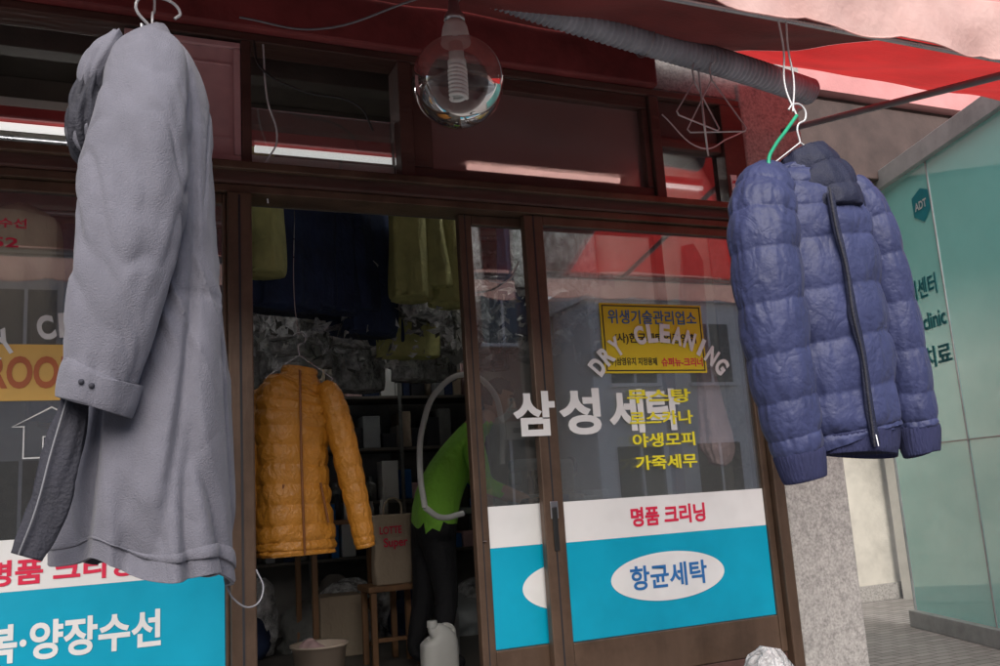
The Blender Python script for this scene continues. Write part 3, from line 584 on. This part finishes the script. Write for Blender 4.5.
# ---------------------------------------------------------------- man
MAN=grp('shopkeeper_man')
J={'pel':(1.48,1.55,1.14,.12,.13),'sp':(1.51,1.545,1.32,.12,.135),'ch':(1.62,1.53,1.49,.13,.15),'nb':(1.745,1.52,1.605,.07,.08),'nk':(1.80,1.51,1.66,.048,.048),'hd':(1.83,1.51,1.70,.045,.045),
 'shn':(1.66,1.385,1.53,.07,.07),'eln':(1.68,1.30,1.31,.047,.047),'wrn':(1.88,1.30,1.23,.03,.03),'hn':(1.93,1.31,1.222,.032,.018),
 'shf':(1.70,1.67,1.53,.07,.07),'elf':(1.80,1.73,1.33,.047,.047),'wrf':(1.96,1.62,1.235,.03,.03),'hf':(2.0,1.59,1.224,.032,.018),
 'hin':(1.48,1.47,1.06,.095,.095),'knn':(1.51,1.455,.77,.062,.062),'ann':(1.46,1.45,.50,.042,.042),'ton':(1.58,1.43,.452,.035,.03),
 'hif':(1.48,1.63,1.06,.095,.095),'knf':(1.45,1.64,.77,.062,.062),'anf':(1.38,1.65,.50,.042,.042),'tof':(1.50,1.65,.452,.035,.03)}
E=[('pel','sp'),('sp','ch'),('ch','nb'),('nb','nk'),('nk','hd'),('ch','shn'),('shn','eln'),('eln','wrn'),('wrn','hn'),('ch','shf'),('shf','elf'),('elf','wrf'),('wrf','hf'),('pel','hin'),('hin','knn'),('knn','ann'),('ann','ton'),('pel','hif'),('hif','knf'),('knf','anf'),('anf','tof')]
def skinfig(name,J,E,root,parent,sub=2):
    ks=list(J); me=bpy.data.meshes.new(name); me.from_pydata([J[k][:3] for k in ks],[(ks.index(a),ks.index(b)) for a,b in E],[])
    o=bpy.data.objects.new(name,me); COL.objects.link(o)
    o.modifiers.new('skin','SKIN')
    sv=me.skin_vertices[0].data
    for i,k in enumerate(ks): sv[i].radius=J[k][3:5]; sv[i].use_root=(k==root)
    s=o.modifiers.new('sub','SUBSURF'); s.levels=sub; s.render_levels=sub
    bpy.context.view_layer.update()
    m2=bpy.data.meshes.new_from_object(o.evaluated_get(bpy.context.evaluated_depsgraph_get())); bpy.data.objects.remove(o)
    return link(bpy.data.objects.new(name,m2),parent,None,True)
bd=skinfig('body',J,E,'pel',MAN)
for m in (M['green'],M['trouser'],M['skin'],M['black']): bd.data.materials.append(m)
for p in bd.data.polygons:
    c=p.center
    k=0
    if c.z<1.13 and c.x<1.68: k=1
    if c.z<.50: k=3
    if c.x>1.76 and c.z<1.30: k=2
    if c.z>1.635 : k=2
    p.material_index=k; p.use_smooth=True
def hand(w,d,side):
    w=Vector(w); d=Vector(d).normalized(); s=d.cross(Vector((0,0,1))).normalized()*side
    for i in range(4):
        b=w+s*(-.024+.016*i); ln=(.06,.068,.064,.05)[i]
        skinfig('finger',{'a':(*(b-d*.015),.009,.009),'b':(*(b+d*ln*.5+Vector((0,0,.006))),.008,.008),'c':(*(b+d*ln+Vector((0,0,-.008))),.007,.007)},[('a','b'),('b','c')],'a',MAN,1).data.materials.append(M['skin'])
    b=w-d*.03-s*.026
    skinfig('thumb',{'a':(*b,.010,.010),'b':(*(b+d*.025-s*.022),.009,.009),'c':(*(b+d*.048-s*.026),.008,.008)},[('a','b'),('b','c')],'a',MAN,1).data.materials.append(M['skin'])
hand((1.945,1.31,1.22),(1,.05,-.05),1); hand((2.015,1.585,1.22),(1,-.3,-.05),-1)
HR=Matrix.Rotation(math.radians(-30),3,'Z')@Matrix.Rotation(math.radians(20),3,'Y'); HC=Vector((1.865,1.50,1.765))
def hp(v): return HR@Vector(v)+HC
def headsurf(name,sc_,m,cond=None):
    vs=[];fs=[];n1,n2=28,32
    for i in range(n1+1):
        ph=math.pi*i/n1
        for j in range(n2):
            th=2*math.pi*j/n2; x,y,z=math.sin(ph)*math.cos(th),math.sin(ph)*math.sin(th),math.cos(ph)
            X,Y,Z=x*.088,y*.070,z*.105
            if z<0: Y*=1-.28*(-z)**1.3; X*=(1-.10*(-z)) if x>0 else (1-.35*(-z))
            if x>.75: X-= .012*(x-.75)*2
            v=Vector((X,Y,Z))*sc_
            if cond: v=cond(v,x,y,z)
            vs.append(hp(v))
    for i in range(n1):
        for j in range(n2):
            a=i*n2+j;b=i*n2+(j+1)%n2; fs.append((a,b,b+n2,a+n2))
    return meshobj(name,vs,fs,m,MAN,True)
headsurf('head',1,M['skin'])
def haircond(v,x,y,z):
    keep=(z>.45) or (x<-.05 and z>-.45) or (x<.2 and z>.15)
    return v*(1.0 if keep else .86)+Vector((0,0,.002))*N(v,60)*4
headsurf('hair',1.07,M['hair'],haircond)
loft('nose',[(*hp((.078,0,.018)),.006,.006),(*hp((.092,0,-.002)),.009,.009),(*hp((.100,0,-.022)),.013,.012),(*hp((.086,0,-.032)),.008,.006)],M['skin'],MAN,(0,1,0),12,14,hem=False)
for s in (-1,1):
    lathe('eye',[(0,.009),(.006,.007),(.009,0),(.006,-.007),(0,-.009)],hp((.076,s*.028,.01)),M['black'],MAN,12)
    tube('eyebrow',[hp((.083,s*.014,.028)),hp((.080,s*.03,.033)),hp((.068,s*.045,.028))],.003,M['hair'],MAN)
    loft('ear',[(*hp((0,s*.066,.022)),.006,.006),(*hp((-.004,s*.076,.015)),.012,.007),(*hp((-.002,s*.076,-.008)),.011,.007),(*hp((.004,s*.066,-.03)),.005,.005)],M['skin'],MAN,(1,0,0),12,14,hem=False)
tube('mouth',[hp((.076,-.022,-.056)),hp((.087,0,-.054)),hp((.076,.022,-.056))],.0035,M['cpink'],MAN)
loft('white_plastic_bag',[(2.09,-.20,.40,.10,.07),(2.10,-.20,.46,.12,.09),(2.11,-.20,.55,.11,.08),(2.12,-.20,.62,.08,.06),(2.13,-.20,.665,.03,.03)],M['plas'],None,(1,0,0),50,60,mod=wr(.35,1.9,1,1,2),hem=False)
box('crate',1.96,2.28,-.34,-.09,.10,.40,M['blackpl'],None,.008)
# ---------------------------------------------------------------- neighbour on the right
NB=grp('neighbour_building')
box('recess_wall',2.76,9,3.6,3.8,.1,4.0,M['plaster'],NB,0)
box('soffit',2.76,9,2.0,3.6,4.0,4.1,M['dkwood'],NB,.0)
box('brown_beam',2.76,9,1.95,2.1,3.45,4.05,M['dkwood'],NB,.01)
box('pink_upper_wall',2.76,9,1.90,3.8,4.102,7.5,M['pinkwall'],NB,0)
box('skirting',2.76,9,3.56,3.598,.1,.24,M['conc'],NB,.004)
GS=grp('teal_glass_partition',NB)
A=Vector((5.52,2.35,0)); dv=Vector((-.309,-.951,0)); nv=Vector((-.951,.309,0))
def gp(s,z,o=0): 
    q=A+dv*s+nv*o; return (q.x,q.y,z)
def gbox(name,s0,s1,z0,z1,o0,o1,m,bev=.004):
    vs=[gp(s,z,o) for s in (s0,s1) for o in (o0,o1) for z in (z0,z1)]
    fs=[(0,1,3,2),(4,6,7,5),(0,4,5,1),(2,3,7,6),(0,2,6,4),(1,5,7,3)]
    o=meshobj(name,vs,fs,m,GS)
    if bev: b=o.modifiers.new('b','BEVEL'); b.width=bev
    return o
gbox('glass',0.03,3.2,.22,3.38,-.005,.005,GT,0)
gbox('rail_top',0,3.2,3.38,3.52,-.05,.05,M['lightgrey'])
gbox('rail_bottom',0,3.2,.10,.22,-.06,.06,M['lightgrey'])
gbox('rail_mid',.03,3.2,1.42,1.43,-.010,.010,M['lightgrey'],.002)
for s in (0,.98,1.9,3.15): gbox('post',s,s+.012,.221,3.379,-.012,.012,M['lightgrey'],.002)
plane=lambda X,Z,y: gp(X,Z,.009)
TL=mat('teal_letter',(.01,.18,.22),.5)
text('sticker_text','원큐 복지센터',.12,.90,2.45,2.60,0,TL,GS,.02,plane=plane)
text('sticker_text','Medical clinic',.2,.95,2.22,2.34,0,TL,GS,.02,plane=plane)
text('sticker_text','회복 · 치료',.1,.95,1.95,2.10,0,TL,GS,.02,plane=plane)
meshobj('shield_sticker',[gp(.88,3.22,.01),gp(.76,3.18,.01),gp(.76,3.04,.01),gp(.88,2.97,.01),gp(.97,3.04,.01),gp(.97,3.18,.01)],[(0,1,2,3,4,5)],TL,GS)
text('shield_text','ADT',.79,.94,3.07,3.13,0,M['white'],GS,.03,plane=lambda X,Z,y: gp(X,Z,.014))
box('inner_wall',6.6,6.7,-1.0,3.5,.1,4.0,M['cream'],NB,0)
# ---------------------------------------------------------------- opposite side of street (seen in reflections)
def building(name,x0,x1,y0,y1,h,m,floors,cols):
    B=grp(name); box('walls',x0,x1,y0,y1,0,h,m,B,0); fh=h/floors; cw=(x1-x0)/cols
    for f in range(floors):
        for c in range(cols):
            a=x0+cw*(c+.22); b=x0+cw*(c+.78); z0=f*fh+fh*(.32 if f else .08); z1=f*fh+fh*.82
            box('window_pane',a,b,y1+.003,y1+.02,z0,z1,M['winblue'],B,0)
            box('window_sill',a-.06,b+.06,y1+.003,y1+.12,z0-.07,z0-.003,M['white'],B,0)
            box('window_bar',(a+b)/2-.025,(a+b)/2+.025,y1+.022,y1+.05,z0,z1,M['white'],B,0)
    box('parapet',x0-.1,x1+.1,y0-.1,y1+.15,h+.003,h+.35,M['white'],B,0)
    return B
building('cream_building',-7,1.0,-20,-13,5.5,M['cream'],2,5)
building('brick_building',1.6,8,-20,-13.5,6.5,M['brickm'],2,4)
building('white_building',8.6,18,-20,-12.5,5,M['white'],2,5)
building('grey_building',-18,-7.6,-20,-13,6,M['plaster'],2,5)
box('far_pavement',-40,40,-12.5,-9.4,-.05,.12,M['pave'],None,.01)
# ---------------------------------------------------------------- light
w=bpy.data.worlds.new('World'); sc.world=w; w.use_nodes=True; n=w.node_tree.nodes; l=w.node_tree.links
sky=n.new('ShaderNodeTexSky'); sky.sky_type='NISHITA'; sky.sun_disc=False
sd=Vector((-.30,-.80,.66)).normalized()
sky.sun_elevation=math.asin(sd.z); sky.sun_rotation=math.atan2(sd.x,sd.y); sky.dust_density=4; sky.air_density=1
l.new(sky.outputs[0],n['Background'].inputs[0]); n['Background'].inputs[1].default_value=.15
su=bpy.data.lights.new('sun','SUN'); su.energy=3.8; su.angle=math.radians(50); su.color=(1,.985,.96)
so=bpy.data.objects.new('sun',su); COL.objects.link(so); so.rotation_euler=(-sd).to_track_quat('-Z','Y').to_euler(); so.location=(0,-5,12)
# ---------------------------------------------------------------- camera
yaw,p,r=math.radians(23.4),math.radians(10.3),math.radians(3.64)
f=Vector((math.sin(yaw)*math.cos(p),math.cos(yaw)*math.cos(p),math.sin(p)))
r0=Vector((math.cos(yaw),-math.sin(yaw),0)); u0=r0.cross(f)
R=math.cos(r)*r0-math.sin(r)*u0; Uv=math.sin(r)*r0+math.cos(r)*u0
cd=bpy.data.cameras.new('camera'); co=bpy.data.objects.new('camera',cd); COL.objects.link(co)
mt=Matrix((R,Uv,-f)).transposed().to_4x4(); mt.translation=(0,-2.9,1.25); co.matrix_world=mt
cd.lens=36*.895; cd.sensor_width=36; cd.clip_end=500; cd.clip_start=.05
sc.camera=co
